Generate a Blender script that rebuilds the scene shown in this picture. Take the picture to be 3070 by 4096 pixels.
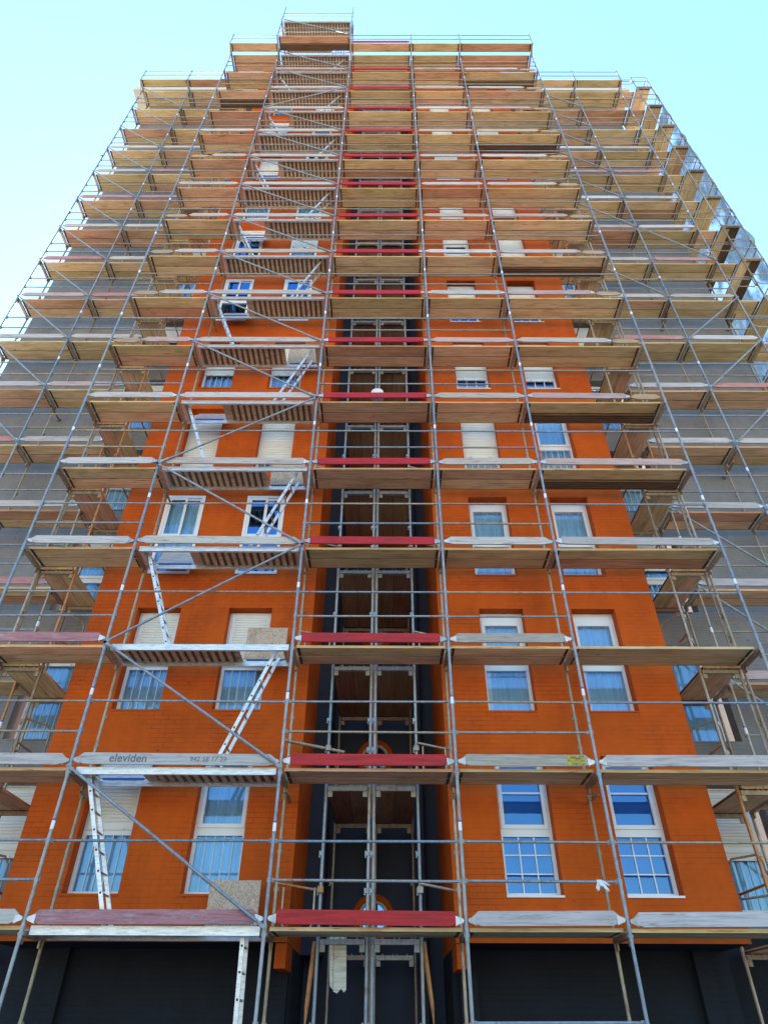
import bpy, math, random
from math import sin, cos, radians, pi
from mathutils import Matrix, Vector
random.seed(11)
S = bpy.context.scene
COL = S.collection
for o in list(bpy.data.objects): bpy.data.objects.remove(o)

# ------------------------------------------------------------------ camera
CAM = (6.6505, -9.9052, 1.6)
PITCH, YAW, ROLL = radians(38.4837), radians(-0.1534), radians(-0.2523)
FPX = 2638.13
cy, sy = cos(YAW), sin(YAW); cp, sp = cos(PITCH), sin(PITCH); cr, sr = cos(ROLL), sin(ROLL)
_x = Vector((cy, -sy, 0)); _v = Vector((-sp*sy, -sp*cy, cp)); _d = Vector((cp*sy, cp*cy, sp))
_r = cr*_x - sr*_v; _u = sr*_x + cr*_v
cam = bpy.data.objects.new("camera", bpy.data.cameras.new("camera")); COL.objects.link(cam)
cam.matrix_world = Matrix(((_r.x, _u.x, -_d.x, CAM[0]), (_r.y, _u.y, -_d.y, CAM[1]), (_r.z, _u.z, -_d.z, CAM[2]), (0, 0, 0, 1)))
cam.data.sensor_fit = 'VERTICAL'; cam.data.sensor_height = 24.0
cam.data.lens = FPX/4096*24.0
cam.data.clip_end = 3000
S.camera = cam
def pix(x, y, z):
    p = Vector((x, y, z)) - Vector(CAM); d = p.dot(_d)
    return 1535 + FPX*p.dot(_r)/d, 2048 - FPX*p.dot(_u)/d
def seen(pts, m=60):
    P = [pix(*p) for p in pts]
    return max(p[0] for p in P) > -m and min(p[0] for p in P) < 3070+m and max(p[1] for p in P) > -m and min(p[1] for p in P) < 4096+m

# ------------------------------------------------------------------ light
SUN_EL, SUN_AZ = 48, -18
W = bpy.data.worlds.new("World"); S.world = W; W.use_nodes = True
wn = W.node_tree; wn.nodes.clear()
sky = wn.nodes.new("ShaderNodeTexSky"); sky.sky_type = 'NISHITA'; sky.sun_disc = False
sky.sun_elevation = radians(SUN_EL); sky.sun_rotation = radians(SUN_AZ)
sky.air_density = 2.2; sky.dust_density = 0.12; sky.ozone_density = 10.0
bg = wn.nodes.new("ShaderNodeBackground"); bg.inputs[1].default_value = 0.15
wo = wn.nodes.new("ShaderNodeOutputWorld")
wn.links.new(sky.outputs[0], bg.inputs[0]); wn.links.new(bg.outputs[0], wo.inputs[0])
sun = bpy.data.objects.new("sun", bpy.data.lights.new("sun", 'SUN')); COL.objects.link(sun)
sun.data.energy = 5.0; sun.data.angle = radians(0.5); sun.data.color = (1, .94, .82)
_s = Vector((sin(radians(SUN_AZ))*cos(radians(SUN_EL)), cos(radians(SUN_AZ))*cos(radians(SUN_EL)), sin(radians(SUN_EL))))
sun.rotation_euler = _s.to_track_quat('Z', 'Y').to_euler()
S.view_settings.view_transform = 'Standard'; S.view_settings.look = 'None'
S.view_settings.exposure = 1.6; S.view_settings.gamma = 1.0; S.view_settings.use_curve_mapping = False
S.cycles.max_bounces = 6; S.cycles.transparent_max_bounces = 12
S.cycles.use_denoising = True

# ------------------------------------------------------------------ materials
def lin(r, g, b):
    f = lambda c: (c/255/12.92) if c/255 <= .04045 else ((c/255+.055)/1.055)**2.4
    return (f(r), f(g), f(b), 1)
class NT:
    def __init__(s, name):
        s.m = bpy.data.materials.new(name); s.m.use_nodes = True
        s.t = s.m.node_tree; s.t.nodes.clear()
        s.out = s.n("ShaderNodeOutputMaterial")
    def n(s, k, **kw):
        nd = s.t.nodes.new(k)
        for a, b in kw.items(): setattr(nd, a, b)
        return nd
    def l(s, a, b): s.t.links.new(a, b)
    def set(s, nd, **kw):
        for k, v in kw.items():
            nd.inputs[k.replace('_', ' ')].default_value = v
        return nd
    def bsdf(s, **kw):
        b = s.n("ShaderNodeBsdfPrincipled"); s.set(b, **kw); s.l(b.outputs[0], s.out.inputs[0]); return b
    def coords(s, scale=(1, 1, 1), rnd=True, kind='Object'):
        tc = s.n("ShaderNodeTexCoord"); mp = s.n("ShaderNodeMapping"); mp.inputs['Scale'].default_value = scale
        if rnd:
            oi = s.n("ShaderNodeObjectInfo"); mu = s.n("ShaderNodeVectorMath", operation='SCALE')
            mu.inputs[0].default_value = (37, 19, 23); s.l(oi.outputs['Random'], mu.inputs['Scale'])
            ad = s.n("ShaderNodeVectorMath", operation='ADD'); s.l(tc.outputs[kind], ad.inputs[0]); s.l(mu.outputs[0], ad.inputs[1])
            s.l(ad.outputs[0], mp.inputs[0])
        else: s.l(tc.outputs[kind], mp.inputs[0])
        return mp.outputs[0]
    def noise(s, vec, scale=1, detail=4, rough=.55):
        n = s.n("ShaderNodeTexNoise"); s.set(n, Scale=scale, Detail=detail, Roughness=rough); s.l(vec, n.inputs['Vector']); return n.outputs['Fac']
    def ramp(s, fac, *stops):
        r = s.n("ShaderNodeValToRGB"); e = r.color_ramp.elements
        while len(e) < len(stops): e.new(.5)
        for el, (p, c) in zip(e, stops): el.position = p; el.color = c if len(c) == 4 else (*c, 1)
        s.l(fac, r.inputs[0]); return r.outputs[0]
    def mix(s, fac, a, b, mode='MIX'):
        m = s.n("ShaderNodeMix", data_type='RGBA', blend_type=mode)
        for sock, v in ((m.inputs[0], fac), (m.inputs[6], a), (m.inputs[7], b)):
            if hasattr(v, 'default_value') or hasattr(v, 'is_linked'): s.l(v, sock)
            else: sock.default_value = v
        return m.outputs[2]
    def bump(s, h, b, strength=.3, dist=.01):
        n = s.n("ShaderNodeBump"); s.set(n, Strength=strength, Distance=dist); s.l(h, n.inputs['Height']); s.l(n.outputs[0], b.inputs['Normal'])
G = lambda v: (v, v, v, 1)
M = {}
def mat_wood():
    t = NT("scaffold_wood"); b = t.bsdf(Roughness=.85)
    oi = t.n("ShaderNodeObjectInfo")
    v = t.coords((.8, 14, 14)); g = t.noise(v, 2.2, 6, .65)
    v2 = t.coords((.6, 2.2, 2.2)); big = t.noise(v2, 1.6, 3, .6)
    v3 = t.coords((1.3, 26, 26)); crack = t.noise(v3, 1.7, 3, .6)
    c = t.mix(1, oi.outputs['Color'], t.ramp(g, (.28, G(.58)), (.5, G(.95)), (.75, G(1.2))), 'MULTIPLY')
    c = t.mix(1, c, t.ramp(big, (.3, (.78, .72, .62)), (.55, (1, 1, 1)), (.75, (1.1, 1.0, .92))), 'MULTIPLY')
    c = t.mix(t.ramp(crack, (.64, G(0)), (.70, G(.8))), c, (.05, .03, .018, 1))
    vo = t.n("ShaderNodeTexVoronoi"); t.set(vo, Scale=1.7); t.l(t.coords((.8, 1.3, 1.3)), vo.inputs['Vector'])
    c = t.mix(t.ramp(vo.outputs['Distance'], (.02, G(.75)), (.055, G(0))), c, (.05, .025, .01, 1))
    st = t.noise(t.coords((.5, 1.4, 1.4)), 1.3, 4, .7)
    c = t.mix(t.ramp(st, (.61, G(0)), (.74, G(.6))), c, lin(150, 72, 38))
    c = t.mix(t.ramp(t.noise(t.coords((.7, 1.2, 1.2)), 1.1, 3, .6), (.64, G(0)), (.8, G(.5))), c, (.07, .055, .04, 1))
    t.l(c, b.inputs['Base Color']); t.bump(g, b, .35, .004)
    M['wood'] = t.m
def mat_board():
    t = NT("toe_board_paint"); b = t.bsdf(Roughness=.75)
    oi = t.n("ShaderNodeObjectInfo")
    g = t.noise(t.coords((.7, 16, 16)), 2.4, 6, .7)
    p = t.noise(t.coords((1, 4, 4)), 2.5, 6, .7)
    c = t.mix(1, oi.outputs['Color'], t.ramp(g, (.3, G(.5)), (.5, G(.95)), (.72, G(1.15))), 'MULTIPLY')
    c = t.mix(t.ramp(p, (.52, G(0)), (.66, G(.45))), c, lin(178, 172, 176))
    c = t.mix(t.ramp(t.noise(t.coords((1.0, 9, 9)), 2.1, 6, .75), (.55, G(0)), (.68, G(.7))), c, lin(100, 78, 68))
    t.l(c, b.inputs['Base Color']); t.bump(g, b, .3, .004); M['board'] = t.m
    t = NT("red_toe_board_paint"); b = t.bsdf(Roughness=.6)
    g = t.noise(t.coords((.7, 10, 10)), 2.4, 6, .7)
    c = t.ramp(g, (.3, lin(112, 3, 10)), (.55, lin(178, 5, 15)), (.8, lin(190, 18, 28)))
    c = t.mix(t.ramp(t.noise(t.coords((2, 7, 7)), 2, 5, .7), (.64, G(0)), (.74, G(.45))), c, lin(90, 25, 25))
    t.l(c, b.inputs['Base Color']); t.bump(g, b, .2, .003); M['red'] = t.m
def mat_steel():
    t = NT("galvanised_steel"); b = t.bsdf(Metallic=.35, Roughness=.5)
    oi = t.n("ShaderNodeObjectInfo")
    n1 = t.noise(t.coords((7, 7, 3)), 3, 5, .7); n2 = t.noise(t.coords((16, 16, 9)), 3, 5, .7)
    c = t.mix(1, oi.outputs['Color'], t.ramp(n1, (.3, G(.66)), (.5, G(1)), (.72, G(1.25))), 'MULTIPLY')
    c = t.mix(t.ramp(n2, (.62, G(0)), (.69, G(.7))), c, lin(190, 190, 185))
    c = t.mix(t.ramp(t.noise(t.coords((5, 5, 2.5)), 2.1, 5, .75), (.54, G(0)), (.68, G(.7))), c, lin(120, 82, 58))
    t.l(c, b.inputs['Base Color']); t.bump(n2, b, .15, .002); M['steel'] = t.m
    t = NT("aluminium"); b = t.bsdf(Metallic=.55, Roughness=.42)
    n1 = t.noise(t.coords((2, 14, 14)), 3, 5, .7)
    c = t.ramp(n1, (.3, G(.42)), (.55, G(.7)), (.75, G(.82)))
    c = t.mix(t.ramp(t.noise(t.coords((5, 9, 9)), 2.5, 5, .7), (.62, G(0)), (.7, G(.6))), c, lin(150, 120, 90))
    t.l(c, b.inputs['Base Color']); M['alu'] = t.m
def mat_brick(name, a, bcol, cc, mort, var=.25):
    t = NT(name); b = t.bsdf(Roughness=.8)
    t.set(b, Specular_IOR_Level=.25)
    tc = t.n("ShaderNodeTexCoord"); sx = t.n("ShaderNodeSeparateXYZ"); t.l(tc.outputs['Object'], sx.inputs[0])
    ad = t.n("ShaderNodeMath", operation='ADD'); t.l(sx.outputs[0], ad.inputs[0]); t.l(sx.outputs[1], ad.inputs[1])
    cb = t.n("ShaderNodeCombineXYZ"); t.l(ad.outputs[0], cb.inputs[0]); t.l(sx.outputs[2], cb.inputs[1])
    br = t.n("ShaderNodeTexBrick"); t.l(cb.outputs[0], br.inputs['Vector'])
    t.set(br, Scale=1.0, Mortar_Size=.006, Mortar_Smooth=.25, Brick_Width=.25, Row_Height=.077, Color1=a, Color2=bcol)
    br.inputs['Mortar'].default_value = mort
    v = t.coords((1, 1, 1), False)
    big = t.noise(v, .55, 5, .6); fine = t.noise(v, 5, 5, .65)
    # mortar only reads in patches where the thick paint has not filled it
    patch = t.ramp(t.noise(v, 1.6, 4, .6), (.42, G(0)), (.66, G(1)))
    c = t.mix(patch, a, br.outputs['Color'])
    c = t.mix(1, c, t.ramp(big, (.3, G(1-var)), (.5, G(1)), (.7, G(1+var*.6))), 'MULTIPLY')
    c = t.mix(1, c, t.ramp(fine, (.3, G(.92)), (.6, G(1.04))), 'MULTIPLY')
    c = t.mix(1, c, t.ramp(t.noise(t.coords((3.2, 3.2, .22), False), 1.3, 5, .65), (.3, G(1-var*.35)), (.52, G(1)), (.72, G(1+var*.15))), 'MULTIPLY')
    c = t.mix(t.ramp(t.noise(v, 7.3, 2, .5), (.755, G(0)), (.775, G(.7))), c, cc)
    t.l(c, b.inputs['Base Color'])
    inv = t.n("ShaderNodeMath", operation='SUBTRACT'); inv.inputs[0].default_value = 1; t.l(br.outputs['Fac'], inv.inputs[1])
    h = t.n("ShaderNodeMath", operation='MULTIPLY_ADD'); t.l(fine, h.inputs[0]); h.inputs[1].default_value = .35; t.l(inv.outputs[0], h.inputs[2])
    t.bump(h.outputs[0], b, .38, .009); return t.m
def simple(name, col, rough=.6, metal=0, var=.12, sc=4, spec=.5):
    t = NT(name); b = t.bsdf(Roughness=rough, Metallic=metal); t.set(b, Specular_IOR_Level=spec)
    n = t.noise(t.coords((1, 1, 1)), sc, 5, .65)
    c = t.mix(1, col, t.ramp(n, (.3, G(1-var)), (.55, G(1)), (.75, G(1+var*.5))), 'MULTIPLY'); t.l(c, b.inputs['Base Color']); t.bump(n, b, .1, .003); return t.m
mat_wood(); mat_board(); mat_steel()
M['orange'] = mat_brick("orange_painted_brick", (.50, .080, .0028, 1), (.46, .070, .0025, 1), (.16, .03, .003, 1), (.30, .044, .002, 1))
M['grey'] = mat_brick("grey_painted_brick", (.205, .20, .205, 1), (.19, .186, .19, 1), (.06, .05, .05, 1), (.12, .115, .115, 1), .22)
M['slate'] = mat_brick("slate_painted_brick", (.012, .0145, .022, 1), (.010, .013, .020, 1), (.006, .006, .007, 1), (.010, .011, .013, 1))
M['navy'] = simple("navy_render", (.016, .021, .042, 1), .75, 0, .2, 2)
M['trim'] = simple("slate_trim", (.05, .055, .07, 1), .7)
M['white'] = simple("white_pvc", (.74, .74, .75, 1), .35, 0, .06)
M['shutter'] = simple("shutter_slats", (.74, .72, .66, 1), .5, 0, .05)
M['beige'] = simple("beige_soffit", (.55, .52, .46, 1), .8)
M['curtain'] = simple("net_curtain", (.74, .76, .74, 1), .9, 0, .1, 3)
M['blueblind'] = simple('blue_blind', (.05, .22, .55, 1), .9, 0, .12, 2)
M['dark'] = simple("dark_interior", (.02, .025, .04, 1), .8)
M['grime'] = simple('plank_grime', (.07, .05, .03, 1), .9, 0, .3)
def mat_chip():
    t = NT("chipboard"); b = t.bsdf(Roughness=.85)
    vo = t.n("ShaderNodeTexVoronoi"); t.set(vo, Scale=75); t.l(t.coords((1, 1, .6)), vo.inputs['Vector'])
    sx = t.n("ShaderNodeSeparateColor"); t.l(vo.outputs['Color'], sx.inputs[0])
    c = t.ramp(sx.outputs[0], (.0, lin(160, 136, 116)), (.5, lin(182, 158, 138)), (1, lin(200, 178, 160)))
    c = t.mix(t.ramp(t.noise(t.coords((3, 3, 1.5)), 1.6, 4), (.5, G(0)), (.7, G(.4))), c, lin(120, 95, 80))
    t.l(c, b.inputs['Base Color']); M['chip'] = t.m
    t = NT("deck_plywood"); b = t.bsdf(Roughness=.8)
    g = t.noise(t.coords((1, 9, 1)), 3, 5, .6)
    c = t.ramp(g, (.3, lin(160, 136, 108)), (.55, lin(198, 174, 144)), (.75, lin(210, 188, 160)))
    c = t.mix(t.ramp(t.noise(t.coords((3, 3, 3)), 2, 4), (.6, G(0)), (.72, G(.6))), c, lin(85, 60, 40)); t.l(c, b.inputs['Base Color']); M['ply'] = t.m
    M['plydark'] = simple('deck_plywood_between_ribs', (.20, .14, .085, 1), .8, 0, .3, 3)  # shade between the ribs put into a darker plywood colour
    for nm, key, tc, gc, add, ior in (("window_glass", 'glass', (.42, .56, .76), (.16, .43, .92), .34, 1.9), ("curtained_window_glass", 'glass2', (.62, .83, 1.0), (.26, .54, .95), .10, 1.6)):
        t = NT(nm); gl = t.n("ShaderNodeBsdfGlossy"); t.set(gl, Roughness=.012); gl.inputs['Color'].default_value = (*gc, 1)
        tr = t.n("ShaderNodeBsdfTransparent"); tr.inputs['Color'].default_value = (*tc, 1)
        nb = t.n("ShaderNodeBump"); t.set(nb, Strength=.06, Distance=.02); t.l(t.noise(t.coords((1, 1, 1)), 2.2, 2, .4), nb.inputs['Height']); t.l(nb.outputs[0], gl.inputs['Normal'])
        mx = t.n("ShaderNodeMixShader"); fr = t.n("ShaderNodeFresnel"); fr.inputs[0].default_value = ior
        ad = t.n("ShaderNodeMath", operation='ADD'); ad.inputs[1].default_value = add; t.l(fr.outputs[0], ad.inputs[0])
        t.l(ad.outputs[0], mx.inputs[0]); t.l(tr.outputs[0], mx.inputs[1]); t.l(gl.outputs[0], mx.inputs[2]); t.l(mx.outputs[0], t.out.inputs[0]); M[key] = t.m
    t = NT("debris_net"); df = t.n("ShaderNodeBsdfTranslucent"); d2 = t.n("ShaderNodeBsdfDiffuse"); tr = t.n("ShaderNodeBsdfTransparent")
    n = t.noise(t.coords((3, 3, 1)), 1.2, 5, .7)
    c = t.ramp(n, (.3, lin(62, 72, 84)), (.55, lin(118, 138, 146)), (.75, lin(178, 194, 196)))
    t.l(c, df.inputs[0]); t.l(c, d2.inputs[0])
    m1 = t.n("ShaderNodeMixShader"); m1.inputs[0].default_value = .5; t.l(df.outputs[0], m1.inputs[1]); t.l(d2.outputs[0], m1.inputs[2])
    m2 = t.n("ShaderNodeMixShader"); t.l(t.ramp(t.noise(t.coords((.55, .55, .3)), 1.5, 4, .6), (.36, G(.95)), (.48, G(.12))), m2.inputs[0]); t.l(m1.outputs[0], m2.inputs[1]); t.l(tr.outputs[0], m2.inputs[2]); t.l(m2.outputs[0], t.out.inputs[0]); M['net'] = t.m
mat_chip()
M['ground'] = simple("pale_dusty_ground", (.58, .47, .34, 1), .9, 0, .3, 1)  # out of view; made pale to bounce warm light up to the decks
M['asphalt'] = simple('asphalt', (.05, .05, .052, 1), .9, 0, .3, 1)
M['pave'] = simple("paving", (.16, .15, .14, 1), .9, 0, .2, 1)
M['ink'] = simple("stencil_ink", (.15, .16, .18, 1), .8, 0, .5, 40)
M['sticker'] = simple("white_sticker", (.8, .82, .84, 1), .4, 0, .1, 30)
M['bluesticker'] = simple("blue_sticker", (.04, .12, .45, 1), .4, 0, .4, 60)
M['cloth'] = simple("white_cloth", (.75, .75, .74, 1), .9)
M['tarp'] = simple("dark_tarp", (.07, .09, .12, 1), .7)

# ------------------------------------------------------------------ mesh helpers
class MB:
    def __init__(s): s.v = []; s.f = []; s.sm = []; s.mi = []; s.cur = 0
    def face(s, idx, smooth=False): s.f.append(idx); s.sm.append(smooth); s.mi.append(s.cur)
    def quad(s, a, b, c, d):
        n = len(s.v); s.v += [a, b, c, d]; s.face((n, n+1, n+2, n+3)); return s
    def box(s, x0, x1, y0, y1, z0, z1):
        n = len(s.v); s.v += [(x0, y0, z0), (x1, y0, z0), (x1, y1, z0), (x0, y1, z0), (x0, y0, z1), (x1, y0, z1), (x1, y1, z1), (x0, y1, z1)]
        for f in ((3, 2, 1, 0), (4, 5, 6, 7), (0, 1, 5, 4), (1, 2, 6, 5), (2, 3, 7, 6), (3, 0, 4, 7)): s.face(tuple(n+i for i in f))
        return s
    def prism(s, pts, y0, y1):      # outline in XZ, thickness along Y
        n = len(s.v); k = len(pts)
        s.v += [(x, y0, z) for x, z in pts] + [(x, y1, z) for x, z in pts]
        s.face(tuple(range(n, n+k))); s.face(tuple(range(n+2*k-1, n+k-1, -1)))
        for i in range(k): j = (i+1) % k; s.face((n+j, n+i, n+k+i, n+k+j))
        return s
    def rings(s, rings, caps=True, closed=True):
        k = len(rings[0]); b = len(s.v)
        for r in rings: s.v += [tuple(p) for p in r]
        for a in range(len(rings)-1):
            for i in range(k if closed else k-1):
                j = (i+1) % k; s.face((b+a*k+i, b+a*k+j, b+a*k+k+j, b+a*k+k+i), True)
        if caps:
            n = len(s.v); s.v += [tuple(p) for p in rings[0]]; s.face(tuple(range(n+k-1, n-1, -1)))
            n = len(s.v); s.v += [tuple(p) for p in rings[-1]]; s.face(tuple(range(n, n+k)))
        return s
    def path(s, pts, r, n=8, caps=True):
        P = [Vector(p) for p in pts]; rs = r if isinstance(r, (list, tuple)) else [r]*len(P); R = []
        up = None
        for i, p in enumerate(P):
            t = (P[min(i+1, len(P)-1)] - P[max(i-1, 0)]).normalized()
            if up is None:
                a = Vector((0, 0, 1)) if abs(t.z) < .9 else Vector((1, 0, 0)); up = (a - t*a.dot(t)).normalized()
            else: up = (up - t*up.dot(t)).normalized()
            w = t.cross(up)
            R.append([p + (up*cos(2*pi*k/n) + w*sin(2*pi*k/n))*rs[i] for k in range(n)])
        return s.rings(R, caps)
    def tube(s, a, b, r, n=8): return s.path([a, b], r, n)
    def mesh(s, name, *mats):
        m = bpy.data.meshes.new(name); m.from_pydata(s.v, [], s.f); m.update()
        m.polygons.foreach_set('use_smooth', s.sm); m.polygons.foreach_set('material_index', s.mi)
        for mt in mats: m.materials.append(mt)
        return m
def link(name, data, loc=(0, 0, 0), rot=(0, 0, 0), parent=None, color=None):
    o = bpy.data.objects.new(name, data); COL.objects.link(o); o.location = loc; o.rotation_euler = rot
    if parent: o.parent = parent
    if color: o.color = (*color[:3], 1)
    return o
def tag(o, label, cat, group=None, kind=None):
    if label: o['label'] = label
    if cat: o['category'] = cat
    if group: o['group'] = group
    if kind: o['kind'] = kind
    return o
CACHE = {}
def cached(key, fn):
    if key not in CACHE: CACHE[key] = fn()
    return CACHE[key]
ORD = 'zeroth first second third fourth fifth sixth seventh eighth ninth tenth eleventh twelfth thirteenth fourteenth fifteenth sixteenth seventeenth eighteenth nineteenth'.split()
def L(n): return 2.70 + 2*(n-1)
def jit(c, a=.08):
    k = 1 + random.uniform(-a, a); return tuple(min(1, v*k*(1+random.uniform(-min(a, .1)*.25, min(a, .1)*.25))) for v in c)

# ------------------------------------------------------------------ ground
def sheet(x0, x1, y0, y1, z): return MB().quad((x0, y0, z), (x1, y0, z), (x1, y1, z), (x0, y1, z))
o = link('ground', sheet(-900, 900, -900, 900, 0).mesh('ground', M['ground'])); tag(o, None, None, kind='structure')
o = link('road', sheet(-80, 80, -26, -6.9, .004).mesh('road', M['asphalt'])); tag(o, None, None, kind='structure')  # unseen dark sheet added to cut bounce light on the lower facade
o = link('pavement', MB().box(-60, 60, -7, 6, .004, .13).mesh('pavement', M['pave'])); tag(o, None, None, kind='structure')

# ------------------------------------------------------------------ building
BX0, BX1, SX0, SX1 = 1.13, 11.75, 5.30, 7.65
YW, YG = 1.0, 2.4
ZB, ZT, ZG = 2.62, 36.3, 35.65
tower = link('apartment_tower', None, (6.45, 4, 0)); tag(tower, 'tall apartment tower of orange and grey painted brick behind the scaffolding', 'apartment tower')
def bpart(name, mb, *mats, parent=None, color=None):
    o = link(name, mb.mesh(name, *mats), parent=parent or tower, color=color)
    if not parent: o.location = (-6.45, -4, 0)
    return o
def wall(mb, x0, x1, z0, z1, y, holes, depth):
    xs = sorted({x0, x1, *[h[0] for h in holes], *[h[1] for h in holes]}); zs = sorted({z0, z1, *[h[2] for h in holes], *[h[3] for h in holes]})
    for a, b in zip(xs, xs[1:]):
        for c, d in zip(zs, zs[1:]):
            if any(h[0] < (a+b)/2 < h[1] and h[2] < (c+d)/2 < h[3] for h in holes): continue
            mb.quad((a, y, c), (b, y, c), (b, y, d), (a, y, d))
    for a, b, c, d in holes:
        e = y+depth
        mb.quad((a, y, c), (a, y, d), (a, e, d), (a, e, c)); mb.quad((b, y, d), (b, y, c), (b, e, c), (b, e, d))
        mb.quad((a, y, d), (b, y, d), (b, e, d), (a, e, d)); mb.quad((b, y, c), (a, y, c), (a, e, c), (b, e, c))
ROWS = 12
SILL = lambda r: 3.20 + 2.75*r
WC = [(1.98, 2.80), (3.70, 4.52), (8.42, 9.25), (10.16, 10.98)]
WH = 1.99
holesL = [(*WC[c], SILL(r), SILL(r)+WH) for r in range(ROWS) for c in (0, 1)]
holesR = [(*WC[c], SILL(r), SILL(r)+WH) for r in range(ROWS) for c in (2, 3)]
w = MB()
wall(w, BX0, SX0, ZB, ZT, YW, holesL, .27); wall(w, SX1, BX1, ZB, ZT, YW, holesR, .27)
w.quad((SX0, YW, ZB), (SX0, 2.85, ZB), (SX0, 2.85, ZT), (SX0, YW, ZT)); w.quad((SX1, 3.55, ZB), (SX1, YW, ZB), (SX1, YW, ZT), (SX1, 3.55, ZT))
w.quad((BX0, 14, ZB), (BX0, YW, ZB), (BX0, YW, ZT), (BX0, 14, ZT)); w.quad((BX1, YW, ZB), (BX1, 14, ZB), (BX1, 14, ZT), (BX1, YW, ZT))
bpart('orange_wall', w, M['orange'])
for a_, b_ in ((BX0, SX0), (SX1, BX1)):
    bpart('soffit', MB().quad((a_, YW, ZB), (a_, 4, ZB), (b_, 4, ZB), (b_, YW, ZB)), M['slate'])
bpart('roof', MB().box(BX0-.02, BX1+.02, 1.02, 14, ZT+.003, ZT+.25), M['beige'])
# grey wings
GL, GR = (-.50, .46), (12.38, 13.32)
w = MB()
hg = [(*GL, SILL(r)-.02, SILL(r)+WH-.04) for r in range(ROWS)]
wall(w, -4.33, BX0-.004, 2.9, ZG, YG, hg, .25)
hr = [(*GR, SILL(r)-.02, SILL(r)+WH-.04) for r in range(ROWS)]
wall(w, BX1+.004, 17.15, 2.9, ZG, YG, hr, .25)
w.quad((-4.33, 14, 0), (-4.33, YG, 0), (-4.33, YG, ZG), (-4.33, 14, ZG)); w.quad((17.15, YG, 0), (17.15, 14, 0), (17.15, 14, ZG), (17.15, YG, ZG))
bpart('grey_wall', w, M['grey'])
for x0, x1 in ((-5.0, BX0-.03), (BX1+.03, 17.8)):
    bpart('eaves_slab', MB().box(x0, x1, 1.75, 14.0, ZG+.003, ZG+.3), M['beige'])
# painted slate surrounds of the grey wings' windows
for r in range(ROWS):
    for (a, b), side in ((GL, -1), (GR, 1)):
        x0, x1 = (b+.003, BX0-.01) if side < 0 else (BX1+.01, a-.003)
        if seen([(x0, YG, SILL(r)), (x1, YG, SILL(r)+2)]):
            bpart('window_surround', MB().box(x0, x1, YG-.012, YG-.002, SILL(r)-.1, SILL(r)+WH+.1), M['trim'])
# slot
w = MB()
w.quad((SX0, 3.55, 0), (SX1, 3.55, 0), (SX1, 3.55, ZT), (SX0, 3.55, ZT))
w.quad((SX0, 2.85, ZB), (5.62, 2.85, ZB), (5.62, 2.85, ZT), (SX0, 2.85, ZT)); w.quad((5.62, 2.85, ZB), (5.62, 3.55, ZB), (5.62, 3.55, ZT), (5.62, 2.85, ZT))
w.quad((SX0, 2.85, ZB), (SX0, 3.55, ZB), (5.62, 3.55, ZB), (5.62, 2.85, ZB))
bpart('recess_wall', w, M['navy'])
for sd in (0, 1):
    w = MB()
    if not sd:
        w.quad((-4.33, YG, 0), (BX0, YG, 0), (BX0, YG, 2.9), (-4.33, YG, 2.9)); wall(w, BX0, SX0, 0, ZB, 1.9, [], .15)
        w.quad((SX0, 1.9, 0), (SX0, 3.55, 0), (SX0, 3.55, ZB), (SX0, 1.9, ZB))
    else:
        w.quad((BX1, YG, 0), (17.15, YG, 0), (17.15, YG, 2.9), (BX1, YG, 2.9)); wall(w, SX1, BX1, 0, ZB, 1.9, [], .15)
        w.quad((SX1, 3.55, 0), (SX1, 1.9, 0), (SX1, 1.9, ZB), (SX1, 3.55, ZB))
    bpart('ground_floor_wall', w, M['slate'])
for x in (1.75, 5.0, 7.75, 11.2): bpart('pilaster', MB().box(x, x+.25, 1.78, 1.897, 0, ZB-.003), M['slate'])
for x in (SX0-.16, SX1+.003): bpart('corbel', MB().prism([(x, ZB-.003), (x+.157, ZB-.003), (x+.157, ZB-.3), (x, ZB-.3)], 1.03, 1.75), M['orange'])
w = MB(); w.tube((7.35, 3.4, .13), (7.35, 3.4, ZT-1), .05, 10); bpart('drainpipe', w, M['navy'])

# ---- windows
def slats(x0, x1, z0, z1, y):
    m = MB(); n = max(2, int((z1-z0)/.052)); h = (z1-z0)/n; prof = []
    for i in range(n):
        z = z0+i*h; prof += [(y+.012, z), (y, z+.008), (y-.004, z+h*.5), (y, z+h-.008)]
    prof.append((y+.012, z1))
    b = len(m.v)
    for (yy, zz) in prof: m.v += [(x0, yy, zz), (x1, yy, zz)]
    for i in range(len(prof)-1): m.face((b+2*i, b+2*i+1, b+2*i+3, b+2*i+2))
    m.box(x0, x1, y-.008, y+.02, z0-.06, z0)      # bottom rail
    for q in (.22, .78): m.box(x0+(x1-x0)*q-.012, x0+(x1-x0)*q+.012, y-.03, y-.004, z0-.05, z0-.02)
    return m
def drape(w, h):
    m = MB(); n = 48; ph = random.random()*6; A = []; B = []
    for i in range(n+1):
        x = w*i/n; yy = .022*sin(i*1.1+ph)+.016*sin(i*.47+ph*2)+.006*sin(i*2.3); A.append((x, yy, 0)); B.append((x, yy*.8, h))
    m.rings([A, B], False, False); return m
def ring_frame(m, x0, x1, z0, z1, y0, y1, t):
    m.box(x0, x0+t, y0, y1, z0, z1); m.box(x1-t, x1, y0, y1, z0, z1)
    m.box(x0+t, x1-t, y0, y1, z0, z0+t); m.box(x0+t, x1-t, y0, y1, z1-t, z1)
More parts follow.
